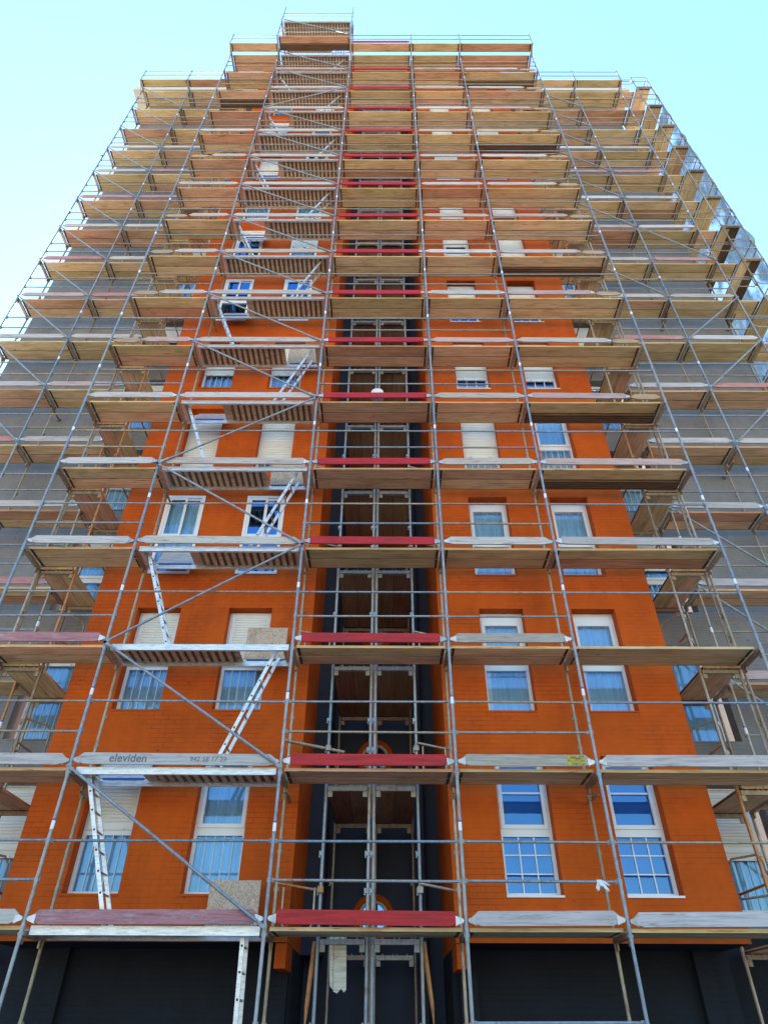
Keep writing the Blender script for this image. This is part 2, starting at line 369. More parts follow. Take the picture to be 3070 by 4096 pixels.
def window(x0, x1, z0, h, wy, kind, shut=0.0, label=None, grey=False):
    """kind: bars, grid, curtain, slide; shut = share of the opening (from the top) covered by the rolling shutter"""
    slide = kind == 'slide'
    y = wy-.02 if slide else wy+.20
    W, T = x1-x0, .055
    o = link('window', None, (x0, y, z0)); 
    zmul = .82
    fr = MB(); ring_frame(fr, 0, W, 0, h, 0, .07, T)
    fr.box(T, W-T, 0.002, .068, zmul, zmul+.11)
    if kind == 'sash' or kind == 'curtain':
        fr.box(T, W-T, -.012, .05, h-.2, h-T)
    fo = link('window', fr.mesh('window_frame', M['white']), (x0-6.45, y-4, z0), parent=tower)
    bpy.data.objects.remove(o)
    if label: fo['label'] = label
    sub = lambda nm, mb, mt, loc=(0, 0, 0): link(nm, mb.mesh(nm, mt), loc, parent=fo)
    zs = h*(1-shut)
    if not slide:
        sub('sill', MB().box(-.005, W+.005, -.215, -.001, -.028, .0), M['white'] if kind == 'grid' else (M['orange'] if not grey else M['grey']))
    cur = kind in ('bars', 'curtain', 'lace') or (kind == 'slide' and random.random() < .4)
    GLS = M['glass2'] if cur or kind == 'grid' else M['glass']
    # upper sash(es)
    up0, up1 = zmul+.11, h-T-(.2-T if kind in ('curtain', 'sash') else 0)
    if shut < .62:
        if slide:
            s = MB(); ring_frame(s, T, W*.55, up0, up1, .012, .035, .05); ring_frame(s, W*.47, W-T, up0, up1, .04, .062, .05); sub('sash', s, M['white'])
        else:
            s = MB(); ring_frame(s, T-.01, W-T+.01, up0, up1, -.018, .03, .06)
            if kind == 'grid': s.box(T, W-T, .012, .024, up0+(up1-up0)*.52, up0+(up1-up0)*.52+.03)
            sub('sash', s, M['white'])
        sub('pane', MB().quad((T, .045, up0), (W-T, .045, up0), (W-T, .045, up1), (T, .045, up1)), GLS)
    # lower pane
    sub('pane', MB().quad((T, .04, T), (W-T, .04, T), (W-T, .04, zmul), (T, .04, zmul)), GLS)
    if kind in ('bars', 'lace'):
        g = MB(); 
        for i in range(1, 5): g.box(T+(W-2*T)*i/5-.0045, T+(W-2*T)*i/5+.0045, .015, .027, T, zmul)
        sub('grille', g, M['white'])
    if kind == 'grid':
        g = MB()
        for i in (1, 2): g.box(T+(W-2*T)*i/3-.009, T+(W-2*T)*i/3+.009, .022, .034, T, zmul)
        for i in (1, 2): g.box(T, W-T, .0235, .0325, T+(zmul-T)*i/3-.009, T+(zmul-T)*i/3+.009)
        sub('grille', g, M['white'])
    if shut > 0:
        sub('shutter', slats(T*.6, W-T*.6, zs+.06, h-.005, -.012 if not slide else .02), M['shutter'])
    # what is behind the glass
    if cur:
        sub('curtain', drape(W-.06, h-.06), M['curtain'], (.03, .12, .03))
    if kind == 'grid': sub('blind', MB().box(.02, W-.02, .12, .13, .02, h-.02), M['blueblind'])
    else: sub('blind', MB().box(-.03, W+.03, .30, .31, -.03, h+.03), M['dark'])  # dark sheet added to stand for the unlit room behind the glass
    return fo
table = {
 (0, 0): ('bars', .55), (0, 1): ('bars', 0), (0, 2): ('grid', 0), (0, 3): ('grid', 0),
 (1, 0): ('bars', .56), (1, 1): ('bars', .56), (1, 2): ('curtain', 0), (1, 3): ('curtain', 0),
 (2, 0): ('slide', 0), (2, 1): ('slide', 0), (2, 2): ('curtain', 0), (2, 3): ('curtain', 0),
 (3, 0): ('bars', .93), (3, 1): ('bars', .78), (3, 2): ('bars', .72), (3, 3): ('lace', 0),
 (4, 0): ('bars', .66), (4, 1): ('bars', .66), (4, 2): ('grid', .74), (4, 3): ('grid', .76),
 (5, 0): ('slide', 0), (5, 1): ('slide', 0), (5, 2): ('grid', .5), (5, 3): ('grid', .4),
 (6, 0): ('slide', .3), (6, 1): ('slide', .5), (6, 2): ('grid', .3), (6, 3): ('bars', .7),
 (7, 0): ('slide', 0), (7, 1): ('slide', .2), (7, 2): ('bars', .8), (7, 3): ('bars', .75)}
for r in range(ROWS):
    for c in range(4):
        k, s = table.get((r, c)) or (random.choice(['bars', 'slide', 'curtain']), random.choice([0, .5, .9, .95]))
        if k == 'curtain' and s > .3: k = 'bars'
        window(WC[c][0]+.002, WC[c][1]-.002, SILL(r)+.002, WH-.004, YW, k, s)
for r in range(ROWS):
    for (a, b), left in ((GL, 1), (GR, 0)):
        if not seen([(a, YG, SILL(r)), (b, YG, SILL(r)+2)], 0): continue
        k, s = random.choice([('bars', .4), ('bars', .9), ('slide', 0), ('curtain', 0), ('bars', 0)])
        if r == 0: k, s = 'bars', .6
        if r == 1: k, s = ('bars', .2) if left else ('curtain', 0)
        xa, xb = (a+.1, b-.002) if left else (a+.002, b-.16)
        window(xa, xb, SILL(r)-.018, WH-.044, YG, k, s, grey=True)
# round stair windows in the recess
def porthole(z):
    m = MB(); n = 28
    def ringp(r0, r1, y0, y1):
        R = [[(r*cos(2*pi*i/n), yy, r*sin(2*pi*i/n)) for i in range(n)] for r, yy in ((r0, y1), (r0, y0), (r1, y0), (r1, y1))]
        m.rings(R, False)
    ringp(.27, .22, -.05, .0)
    m.cur = 1; ringp(.37, .28, -.02, 0)
    p = link('round_window', m.mesh('round_window', M['beige'], M['orange']), (6.46-6.45, 3.55-4, z), parent=tower)
    q = MB(); q.v = [(.225*cos(2*pi*i/n), -.012, .225*sin(2*pi*i/n)) for i in range(n)]; q.face(tuple(range(n))); link('pane', q.mesh('pane', M['glass']), parent=p)
    q = MB(); q.v = [(.225*cos(2*pi*i/n), -.005, .225*sin(2*pi*i/n)) for i in range(n)]; q.face(tuple(range(n))); link('blind', q.mesh('blind', M['dark']), parent=p)  # rear disc is a dark stand-in for the unlit room inside
for r in range(5): porthole(3.22+2.75*r)

# ------------------------------------------------------------------ scaffold
STEEL = [(.25, .29, .33), (.29, .31, .33), (.22, .27, .32), (.31, .31, .31)]
RUST = [(.33, .27, .20), (.38, .31, .23), (.28, .19, .13), (.40, .34, .26), (.44, .19, .07)]
WOOD = [(.76, .55, .29), (.70, .52, .28), (.80, .58, .33), (.64, .48, .25), (.78, .50, .30), (.73, .46, .29), (.76, .57, .33), (.62, .34, .21)]
TOE = [(.50, .45, .42), (.44, .40, .37), (.54, .49, .47), (.48, .40, .35), (.50, .43, .41), (.48, .33, .30)]
def frame_mesh(h, w, kind):     # lift frame in the local YZ plane, origin at its top front node
    def standard():
        m = MB(); m.path([(0, 0, -h), (0, 0, -.02)], .0242, 10); m.path([(0, 0, -.16), (0, 0, .03)], .028, 10)
        m.box(-.035, .035, -.012, .012, -.11, -.08)
        for q in (-1.0, -1.48):
            if h > 1.6: m.box(-.034, .034, .006, .042, q-.022, q+.03); m.box(-.012, .012, .03, .052, q-.045, q+.045)
        return m.mesh('standard', M['steel'])
    def transom():
        m = MB(); m.box(-.035, .035, .03, w-.03, -.115, -.052)
        for q in (.2, .45, .55, .8): m.box(-.04, .04, w*q-.008, w*q+.008, -.052, -.03)
        m.box(-.012, .012, .03, .10, -.2, -.115); m.box(-.012, .012, w-.10, w-.03, -.2, -.115)
        return m.mesh('transom', M['steel'])
    return cached(('fr', round(h, 2), round(w, 2)), lambda: (standard(), transom()))
def sticker_mesh():
    def mk():
        m = MB(); m.path([(0, 0, 0), (0, 0, .11)], .0256, 10); m.cur = 1; m.path([(0, 0, .11), (0, 0, .135)], .0256, 10)
        return m.mesh('sticker', M['sticker'], M['bluesticker'])
    return cached('sticker', mk)
def frame(x, y, n, rz=0, w=.70, h=2.0, label='', group='', ztop=None, sticker=False, rusty=False, bright=False):
    z = L(n) if ztop is None else ztop
    dx, dy = -sin(rz)*w, cos(rz)*w
    if not seen([(x, y, z), (x, y, z-h), (x+dx, y+dy, z), (x+dx, y+dy, z-h)]): return
    ms, mt = frame_mesh(h, w, 0)
    r = link('scaffold_frame', None, (x, y, z), (0, 0, rz)); tag(r, label, 'scaffold frame', group)
    a = link('standard', ms, parent=r, color=jit(random.choice(RUST[2:] if rusty else STEEL)))
    b = link('standard', ms, (0, w, 0), parent=r, color=jit(random.choice(STEEL if bright else RUST[:4])))
    t = link('transom', mt, parent=r, color=jit(random.choice(STEEL if bright else RUST[:4])))
    if sticker: link('sticker', sticker_mesh(), (0, 0, -.95 + random.uniform(-.1, .12)), parent=a)
    return r
def plank_mesh(l, w, old=False):
    def mk():
        m = MB(); m.box(-l/2, l/2, -w/2, w/2, -.045, 0)
        if old:
            for k in range(5): yy = -w/2 + w*(k+.5)/5; m.box(-l/2+.03, l/2-.03, yy-.012, yy+.012, -.075, -.045)
        m.cur = 1; m.box(-l/2+.01, l/2-.01, w/2+.0005, w/2+.0155, -.043, -.02); m.box(-l/2+.02, -l/2+.06, -w/2+.01, w/2-.01, -.049, -.0455); m.box(l/2-.06, l/2-.02, -w/2+.01, w/2-.01, -.049, -.0455)  # dark strip added to fill the gap so the seam shows dark; dark ends
        return m.mesh('plank', M['wood'], M['grime'])
    return cached(('pl', round(l, 2), round(w, 2), old), mk)
def deck(cx, cy_, z, l, ys, rz=0, label='', group='plank decks of the scaffold', old=None, pal=None):
    """ys: list of (centre offset, width) across the deck"""
    hl = l/2; c, s = cos(rz), sin(rz)
    if not seen([(cx-c*hl, cy_-s*hl, z), (cx+c*hl, cy_+s*hl, z)], 30): return
    r = link('plank_deck', None, (cx, cy_, z), (0, 0, rz)); tag(r, label, 'scaffold deck', group)
    pal = pal or WOOD; base = random.choice(pal)
    for i, (yo, wd) in enumerate(ys):
        col = jit(base if random.random() < .55 else random.choice(pal), .12)
        ol = bool(old and i in old)
        p = link('plank', plank_mesh(l, wd, ol), (0, yo, -.002*i), (0, radians(random.uniform(-.18, .18)), radians(random.uniform(-.1, .1))), parent=r, color=(.20, .12, .07) if ol else col)
    return r
def toe_mesh(l, red, thick=.03, hh=.165):
    def mk():
        m = MB(); a = l/2
        m.prism([(-a, .05), (-a+.13, .0), (a-.13, .0), (a, .05), (a, .085), (a-.1, hh), (-a+.1, hh), (-a, .085)], -thick/2, thick/2)
        return m.mesh('board', M['red'] if red else M['board'])
    return cached(('toe', round(l, 2), red), mk)
def bracket_mesh():
    def mk():
        m = MB(); m.prism([(-.045, .035), (.05, .0), (.05, .11), (-.045, .08), (-.06, .058)], -.021, -.0165)
        m.prism([(-.045, .035), (.05, .0), (.05, .11), (-.045, .08), (-.06, .058)], .0165, .021)
        for x, z in ((.03, .03), (.03, .08), (0, .055)): m.box(x-.008, x+.008, -.025, -.021, z-.008, z+.008)
        return m.mesh('bracket', M['steel'])
    return cached('brk', mk)
def toe(x0, x1, y, z, label, red=False, color=None, rz=0, brk=True, group=None):
    l = x1-x0-.13
    if not seen([(x0, y, z), (x1, y, z)], 30): return
    r = link('toe_board', None, ((x0+x1)/2, y, z+.012), (0, radians(random.uniform(-.55, .55)), 0))
    tag(r, label, 'toe board', group or 'toe boards along the scaffold decks')
    link('board', toe_mesh(l, red), parent=r, color=jit(color or random.choice(TOE)))
    if brk:
        link('bracket', bracket_mesh(), (-l/2+.02, 0, .005), parent=r, color=jit((.5, .5, .5), .3)); link('bracket', bracket_mesh(), (l/2-.02, 0, .005), (0, 0, pi), parent=r, color=jit((.5, .5, .5), .3))
    return r
RAILSTUFF = MB(); RAILN = [0]
def rail_mesh(l):
    def mk():
        m = MB(); a = l/2
        m.path([(-a+.09, 0, 0), (a-.09, 0, 0)], .0185, 8)
        for s in (-1, 1):
            m.path([(s*(a-.10), 0, 0), (s*(a-.05), 0, 0)], [.0185, .016], 8)
            m.box(min(s*(a-.06), s*(a+.02)), max(s*(a-.06), s*(a+.02)), -.006, .006, -.024, .024)
        return m.mesh('guard_rail', M['steel'])
    return cached(('rail', round(l, 2)), mk)
RAILS = []
def rail(x0, x1, y, z, label, rz=0, y1=None):
    y1 = y if y1 is None else y1
    if not seen([(x0, y, z), (x1, y1, z)], 20): return
    RAILS.append((x0, x1, y, y1, z, label))
def flush_rails():
    def size(r):
        p, q = pix(r[0], r[2], r[4]), pix(r[1], r[3], r[4]); return -math.hypot(p[0]-q[0], p[1]-q[1])
    RAILS.sort(key=size)
    rest = MB()
    for i, (x0, x1, y, y1, z, lb) in enumerate(RAILS):
        if i < 298:
            l = math.hypot(x1-x0, y1-y)
            o = link('guard_rail', rail_mesh(l), ((x0+x1)/2, (y+y1)/2, z), (0, radians(random.uniform(-.3, .3)), math.atan2(y1-y, x1-x0)), color=jit(random.choice(STEEL+RUST[:2])))
            tag(o, lb, 'guard rail', 'guard rails across the scaffold bays')
        else: rest.tube((x0, y, z), (x1, y1, z), .0185, 6)
    if rest.v:
        o = link('far_guard_rails', rest.mesh('far_guard_rails', M['steel']), color=STEEL[1]); tag(o, 'thin grey guard rails of the topmost, farthest scaffold bays', 'guard rails', kind='stuff')
def brace(p, q, label):
    if not seen([p, q], 20): return
    m = MB(); P, Q = Vector(p), Vector(q); d = (Q-P).normalized()
    m.path([P+d*.07, P+d*.16, Q-d*.16, Q-d*.07], [.014, .0215, .0215, .014], 10)
    for c in (P, Q):
        a = c + d*(.0 if c is P else 0); e = c + d*(.11 if c is P else -.11)
        n = Vector((0, 1, 0)); w = d.cross(n)*.026
        pts = [a-w-(d*.03 if c is P else -d*.03), a+w-(d*.03 if c is P else -d*.03), e+w*.8, e-w*.8]
        b = len(m.v); m.v += [tuple(v-n*.005) for v in pts] + [tuple(v+n*.005) for v in pts]
        for f in ((0, 1, 2, 3), (7, 6, 5, 4), (0, 4, 5, 1), (1, 5, 6, 2), (2, 6, 7, 3), (3, 7, 4, 0)): m.face(tuple(b+i for i in f))
        m.box(c.x-.012, c.x+.012, c.y-.02, c.y+.012, c.z-.012, c.z+.012)
    o = link('diagonal_brace', m.mesh('diagonal_brace', M['steel']), color=jit(STEEL[0], .05)); tag(o, label, 'diagonal brace', 'diagonal braces of the scaffold')

def lettering(txt, size, x, z, parent):
    f = bpy.data.curves.new('stencil_lettering', 'FONT'); f.body = txt; f.size = size; f.extrude = .0006; f.space_character = 1.02; f.offset = .0025 if size > .1 else 0
    tmp = bpy.data.objects.new('tmp', f); COL.objects.link(tmp); bpy.context.view_layer.update()
    me = bpy.data.meshes.new_from_object(tmp.evaluated_get(bpy.context.evaluated_depsgraph_get())); bpy.data.objects.remove(tmp)
    me.materials.clear(); me.materials.append(M['ink'])
    link('stencil_lettering', me, (x, -.0172, z), (pi/2, 0, 0), parent)
def yellow():
    t = NT('yellow_paint'); d = t.n("ShaderNodeBsdfDiffuse"); d.inputs[0].default_value = (.55, .46, .06, 1); tr = t.n("ShaderNodeBsdfTransparent"); m = t.n("ShaderNodeMixShader")
    t.l(t.ramp(t.noise(t.coords((6, 6, 14), False), 2.2, 5, .7), (.44, G(0)), (.56, G(.9))), m.inputs[0]); t.l(tr.outputs[0], m.inputs[1]); t.l(d.outputs[0], m.inputs[2]); t.l(m.outputs[0], t.out.inputs[0]); return t.m
XS = [0, 2.034, 5.124, 7.70, 9.772, 12.834]
LINE = ['left end line of the front scaffold', 'line left of the ladder bay', 'line left of the red toe boards', 'line right of the red toe boards', 'second line from the right of the front', 'right end line of the front scaffold']
BAY = ['left end bay of the front scaffold', 'ladder bay', 'bay before the dark recess', 'narrow bay right of the recess', 'wide right end bay']
def lv(n): return ORD[n] + ' level up'
NT_ = 17
for n in range(1, NT_+1):
    for i, x in enumerate(XS):
        frame(x, 0, n, 0, .70, 2.0, f'grey tube frame below the {ORD[n]} deck, {LINE[i]}', 'lift frames of the front scaffold', sticker=(n > 1 and random.random() < .8))
for n in range(1, NT_+1):
    z = L(n)
    for i in range(5):
        x0, x1 = XS[i], XS[i+1]
        if i != 1:
            old = [1] if (i == 4 and n in (5, 6, 9, 13, 16)) or (i == 0 and n == 15) else None
            deck((x0+x1)/2, .39, z, x1-x0-.1, [(-.155, .292), (.155, .292)], 0, f'wooden plank deck on the {ORD[n]} level up, {BAY[i]}', old=old)
        red = i == 2
        if not (i == 1 and n in (3,)) and not (i == 4 and n == 3) and n < NT_ and not (i == 0 and n > 13):
            kind = 'bright red painted' if red else random.choice(['pale weathered', 'whitish worn'])
            col = None
            if i == 1 and n == 1 or (i == 0 and n in (3, )): kind, col = 'faded pink', (.42, .17, .19)
            if i == 1 and n == 2: kind, col = 'grey stencilled', (.47, .46, .44)
            if i == 3 and n in (2, 3): kind, col = 'grey brown', (.40, .35, .29)
            sp = (i == 4 and n >= 6) or (i == 0 and n in (7, 8, 9, 10, 12))
            xa, xb = (x0, x1-.72 if i == 4 else x1) if sp and i == 4 else (x0+.72 if sp else x0, x1)
            if sp:
                q0, q1 = (x1-.78, x1) if i == 4 else (x0, x0+.78)
                toe(q0, q1, -.03 if False else .03, z+.004, f'short brown toe board, outer end, {ORD[n]} level up, {BAY[i]}', False, (.42, .28, .16), brk=False, group='short brown end boards')
            t = toe(xa, xb, -.004, z, f'{kind} toe board on the {ORD[n]} level up, {BAY[i]}', red, col, brk=n < 10)
            if i == 1 and n == 2 and t:
                lettering('eleviden', .165, -.99, .035, t); lettering('942 58 17 23', .10, .20, .05, t)
            if i == 3 and n == 16 and t: lettering('eleviden', .145, -.55, .04, t)
            if i == 3 and n == 2 and t:
                link('yellow_paint_patch', MB().box(.60, .86, -.0158, -.0150, .012, .155).mesh('yellow_paint_patch', yellow()), parent=t)
        hi, lo = z+1.0, z+.52
        if n < NT_:
            rail(x0, x1, .028, hi, f'upper grey guard rail above the {ORD[n]} deck level, {BAY[i]}')
            if i not in (1, 4) or n > 9: rail(x0, x1, .028, lo, f'lower grey guard rail above the {ORD[n]} deck level, {BAY[i]}')
for i in (3,): rail(XS[i], XS[i+1], .028, 1.73, f'lowest grey guard rail near the ground, {BAY[i]}')
# braces of the ladder bay
for n in range(1, NT_):
    up = n in (3, 5, 14)
    b0, b1 = ((XS[1], -.05, L(n)-.02), (XS[2], -.05, L(n+1)-.02)) if up else ((XS[1], -.05, L(n+1)-.02), (XS[2], -.05, L(n)-.02))
    brace(b0, b1, f'grey diagonal brace {"rising" if up else "falling"} to the right across the ladder bay, {ORD[n]} lift up')

# trapdoor decks and ladders of the ladder bay
def trap_deck(n, x0=XS[1], x1=XS[2], y0=.07, y1=.69, z=None, right=None, label=None, lid=True, hatch=True):
    z = L(n) if z is None else z; right = (n % 2 == 1) if right is None else right
    a, b = x0+.07, x1-.07; cx = (a+b)/2
    r = link('trapdoor_deck', None, (cx, y0, z)); tag(r, label or f'ribbed trapdoor deck with aluminium edge on the {ORD[n]} level up, ladder bay', 'scaffold deck', 'trapdoor decks of the ladder bay')
    A, B, D = a-cx, b-cx, y1-y0
    e = MB(); e.box(A, B, 0, .03, -.10, .004); e.box(A, B, .031, .05, -.10, -.092); e.box(A, A+.05, .031, D-.031, -.08, -.012); e.box(B-.05, B, .031, D-.031, -.08, -.012)
    link('front_beam', e.mesh('front_beam', M['alu']), parent=r)
    e = MB(); e.box(A, B, D-.03, D, -.10, .004)
    link('rear_beam', e.mesh('rear_beam', M['alu']), parent=r)
    h0, h1 = ((B-.86, B-.12) if right else (A+.13, A+.89)) if hatch else (B, B)
    u, v = (A+.12, h0-.12) if right or not hatch else (h1+.22, B-.12)
    p = MB()
    for a_, b_ in ((A+.052, h0), (h1, B-.052)):
        if b_-a_ > .02: p.box(a_, b_, .032, D-.032, -.014, 0)
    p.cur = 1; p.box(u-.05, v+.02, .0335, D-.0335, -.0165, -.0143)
    link('panel', p.mesh('panel', M['ply'], M['plydark']), parent=r)
    q = MB()
    k = int((v-u)/.125)
    for i in range(k):
        x = u+(v-u)*(i+.5)/k; q.box(x-.034, x+.034, .034, D-.034, -.05, -.0168)
    link('ribs', q.mesh('ribs', M['ply']), parent=r)
    if hatch and lid:
        m = MB()
        if right: m.box(h0+.01, h1-.02, D-.06, D-.045, .01, .62)
        else:
            m.prism([(h0+.01, 0), (h1-.02, 0), (h1-.02, .46), (h0+.01, .46)], -.008, .008)
        lidm = link('hatch_lid', m.mesh('hatch_lid', M['chip'] if right else M['alu']), parent=r)
        if not right: lidm.location = (0, D-.03, .012); lidm.rotation_euler = (radians(-28), 0, 0)
        hg = MB(); hg.box(h0+.06, h1-.06, D-.044, D-.031, -.01, .02); link('hinge', hg.mesh('hinge', M['bluesticker']), parent=r)
for n in range(1, NT_+1):
    op = n < 9 or (n % 2 == 0 and n < 15)
    trap_deck(n, lid=op, hatch=op)
def ladder(xb, zb, xt, zt, n, label):
    m = MB(); B, T = Vector((xb, 0, zb)), Vector((xt, 0, zt)); d = (T-B).normalized(); s = Vector((d.z, 0, -d.x))
    r = link('ladder', None, (0, 0, 0)); tag(r, label, 'ladder', 'aluminium ladders between trapdoor decks')
    for y in (.25, .56):
        k = MB(); b = len(k.v)
        pts = [(c+s*w+Vector((0, y+t, 0))) for c in (B, T) for w, t in ((-.028, -.013), (.028, -.013), (.028, .013), (-.028, .013))]
        k.v += [tuple(p) for p in pts]
        for f in ((3, 2, 1, 0), (4, 5, 6, 7), (0, 1, 5, 4), (1, 2, 6, 5), (2, 3, 7, 6), (3, 0, 4, 7)): k.face(f)
        k.cur = 1; N = int((T-B).length/.28)
        for i in range(N):
            c = B+d*(.14+.28*i)
            sgn = -1 if y < .4 else 1
            k.box(c.x-.013, c.x+.013, min(y+sgn*.013, y+sgn*.016), max(y+sgn*.013, y+sgn*.016), c.z-.013, c.z+.013)
        link('side_rail', k.mesh('side_rail', M['alu'], M['dark']), parent=r)
    N = int((T-B).length/.28)
    rm = cached('rung', lambda: MB().path([(0, .263, 0), (0, .547, 0)], .015, 8).mesh('rung', M['steel']))
    for i in range(N):
        c = B+d*(.14+.28*i); link('rung', rm, (c.x, 0, c.z), parent=r, color=(.35, .3, .27))
ladder(4.90, .13, 4.81, L(1)+.02, 0, 'steep aluminium ladder from the ground to the lowest trapdoor deck')
for n in range(1, NT_):
    if n % 2: ladder(2.98, L(n)+.01, 2.22, L(n+1)+.0, n, f'aluminium ladder leaning left up from the {ORD[n]} deck level, ladder bay')
    else: ladder(4.05, L(n)+.01, 4.83, L(n+1)+.0, n, f'aluminium ladder leaning right up from the {ORD[n]} deck level, ladder bay')

# top guard decks of the front scaffold
zt = L(NT_)
def post(x, y, z0, z1, label, r=.022):
    if not seen([(x, y, z0), (x, y, z1)]): return
    m = MB(); m.path([(0, 0, 0), (0, 0, z1-z0)], r, 10); m.path([(0, 0, z1-z0-.02), (0, 0, z1-z0+.06)], r*.7, 8); m.box(-.03, .03, -.02, .02, .48, .54); m.box(-.03, .03, -.02, .02, .97, 1.03)
    o = link('guard_post', m.mesh('guard_post', M['steel']), (x, y, z0), color=jit(random.choice(STEEL))); tag(o, label, 'guard post', 'guard posts along the scaffold top')
def console(x, y0, y1, z, label):
    m = MB(); m.box(x-.03, x+.03, y0, y1-.028, z-.11, z-.05); m.tube((x, y0+.03, z-.11), (x, y1-.028, z-.45), .018, 8)
    o = link('console_bracket', m.mesh('console_bracket', M['steel']), color=jit(RUST[1])); tag(o, label, 'bracket', 'console brackets under the top decks')
for i in range(6):
    yy = -.36
    if i in (1, 2):
        console(XS[i], -.62, 0, zt, f'grey console bracket under the ladder tower top, {LINE[i]}')
        frame(XS[i], -.62, 18, 0, .60, 2.0, f'grey top tower frame of the ladder bay, {LINE[i]}', 'frames of the ladder tower top', ztop=zt+2.0)
        post(XS[i], -.62, zt+2.03, zt+3.9, f'tall grey guard post on the tower top, front, {LINE[i]}'); post(XS[i], -.02, zt+2.03, zt+3.6, f'tall grey guard post on the tower top, rear, {LINE[i]}')
    if i not in (1, 2) or i == 2:
        if i != 2: console(XS[i], yy-.02, 0, zt, f'grey console bracket under the top deck, {LINE[i]}')
        if i != 2: post(XS[i], yy, zt-.02, zt+1.06, f'grey guard post on the top edge, {LINE[i]}')
for i in range(5):
    x0, x1 = XS[i], XS[i+1]
    if i == 1: continue
    deck((x0+x1)/2, -.20, zt+.003, x1-x0-.06, [(0, .29)], 0, f'single plank guard deck jutting from the scaffold top, {BAY[i]}')
    rail(x0, x1, -.34, zt+1.0, f'upper grey guard rail against the sky, {BAY[i]}'); rail(x0, x1, -.34, zt+.52, f'lower grey guard rail against the sky, {BAY[i]}')
toe(XS[2], XS[3], -.37, zt, 'red painted toe board on the scaffold top edge, bay before the recess', True, brk=False)
x0, x1 = XS[1], XS[2]
deck((x0+x1)/2, -.34, zt+.003, x1-x0-.1, [(-.13, .25), (.13, .23)], 0, 'wooden plank deck jutting out under the ladder tower top', old=[1])
trap_deck(18, y0=-.60, y1=-.04, z=zt+2.0, right=True, label='ribbed trapdoor deck of the ladder tower top, outer half', lid=False, hatch=False)
trap_deck(18, y0=.02, y1=.6, z=zt+2.0, right=True, label='ribbed trapdoor deck of the ladder tower top, inner half', lid=False)
for x in (x0, x1): frame(x, .03, 18, 0, .60, 2.0, f'grey inner frame of the ladder tower top, {"left" if x == x0 else "right"} side', 'frames of the ladder tower top', ztop=zt+2.003)
ladder(4.05, zt+.01, 4.83, zt+2.0, 17, 'aluminium ladder up to the tower top, highest of the ladders')
brace((x0, -.67, zt+2.0), (x1, -.67, zt+.05), 'grey diagonal brace across the ladder tower top')
for q in (.52, 1.0): rail(x0, x1, -.60, zt+2+q, f'{"lower" if q < 1 else "upper"} guard rail of the ladder tower top against the sky'); rail(x0, x1, -.60, zt+q, f'{"lower" if q < 1 else "upper"} guard rail at the tower foot, ladder bay')

# ---- recessed side wings
WX = [-4.20, -2.13, -.04]; VX = [12.90, 14.99, 17.00]
def wing(X, bays, lines, side):
    for n in range(1, NT_+1):
        z = L(n)
        for i, x in enumerate(X):
            frame(x, 1.4, n, 0, .70, 2.0, f'grey tube frame below the {ORD[n]} deck level, {lines[i]}', 'lift frames of the side wings', sticker=random.random() < .6, rusty=(i == (2 if side < 0 else 0)))
        for i in range(2):
            x0, x1 = X[i], X[i+1]
            deck((x0+x1)/2, 1.79, z, x1-x0-.1, [(-.155, .292), (.155, .292)], 0, f'wooden plank deck on the {ORD[n]} level up, {bays[i]}')
            if n < NT_-2:
                pink = random.random() < .22
                toe(x0, x1, 1.396, z, f'{"reddish" if pink else "pale weathered"} toe board on the {ORD[n]} level up, {bays[i]}', False, (.45, .2, .17) if pink else None, brk=n < 8)
            if n < NT_:
                rail(x0, x1, 1.428, z+1.0, f'upper grey guard rail above the {ORD[n]} deck level, {bays[i]}'); rail(x0, x1, 1.428, z+.52, f'lower grey guard rail above the {ORD[n]} deck level, {bays[i]}')
    for i, x in enumerate(X):
        if side > 0 and i == 0 or side < 0 and i == 2: continue
        console(x, 1.0, 1.4, zt, f'grey console bracket under the top deck, {lines[i]}'); post(x, 1.02, zt-.02, zt+1.06, f'grey guard post on the top edge, {lines[i]}')
    for i in range(2):
        x0, x1 = X[i], X[i+1]
        deck((x0+x1)/2, 1.16, zt+.003, x1-x0-.06, [(0, .28)], 0, f'single plank guard deck jutting from the top, {bays[i]}')
        rail(x0, x1, 1.04, zt+1.0, f'upper guard rail on the top edge, {bays[i]}'); rail(x0, x1, 1.04, zt+.52, f'lower guard rail on the top edge, {bays[i]}')
wing(WX, ['outer bay of the left wing', 'inner bay of the left wing'], ['outermost line of the left wing', 'middle line of the left wing', 'inner line of the left wing'], -1)
wing(VX, ['inner bay of the right wing', 'outer bay of the right wing'], ['inner line of the right wing', 'middle line of the right wing', 'outer line of the right wing'], 1)
for n in range(1, NT_):
    if n < 17: brace((WX[0], 1.35, L(n+1)-.02), (WX[1], 1.35, L(n)-.02), f'grey diagonal brace falling right across the left wing, {ORD[n]} lift up')
    p = None
    if n >= 11 or n in (4, 3, 2, 1): p = ((VX[0], 1.35, L(n+1)-.02), (VX[1], 1.35, L(n)-.02)); d = 'inner bay'
    elif n in (9, ): p = ((VX[0], 1.35, L(n+1)-.02), (VX[1], 1.35, L(n)-.02)); d = 'inner bay'
    elif n == 10: p = ((VX[1], 1.35, L(n+1)-.02), (VX[2], 1.35, L(n)-.02)); d = 'outer bay'
    else: p = ((VX[1], 1.35, L(n)-.02), (VX[2], 1.35, L(n+1)-.02)); d = 'outer bay'
    brace(*p, f'grey diagonal brace across the right wing, {d}, {ORD[n]} lift up')
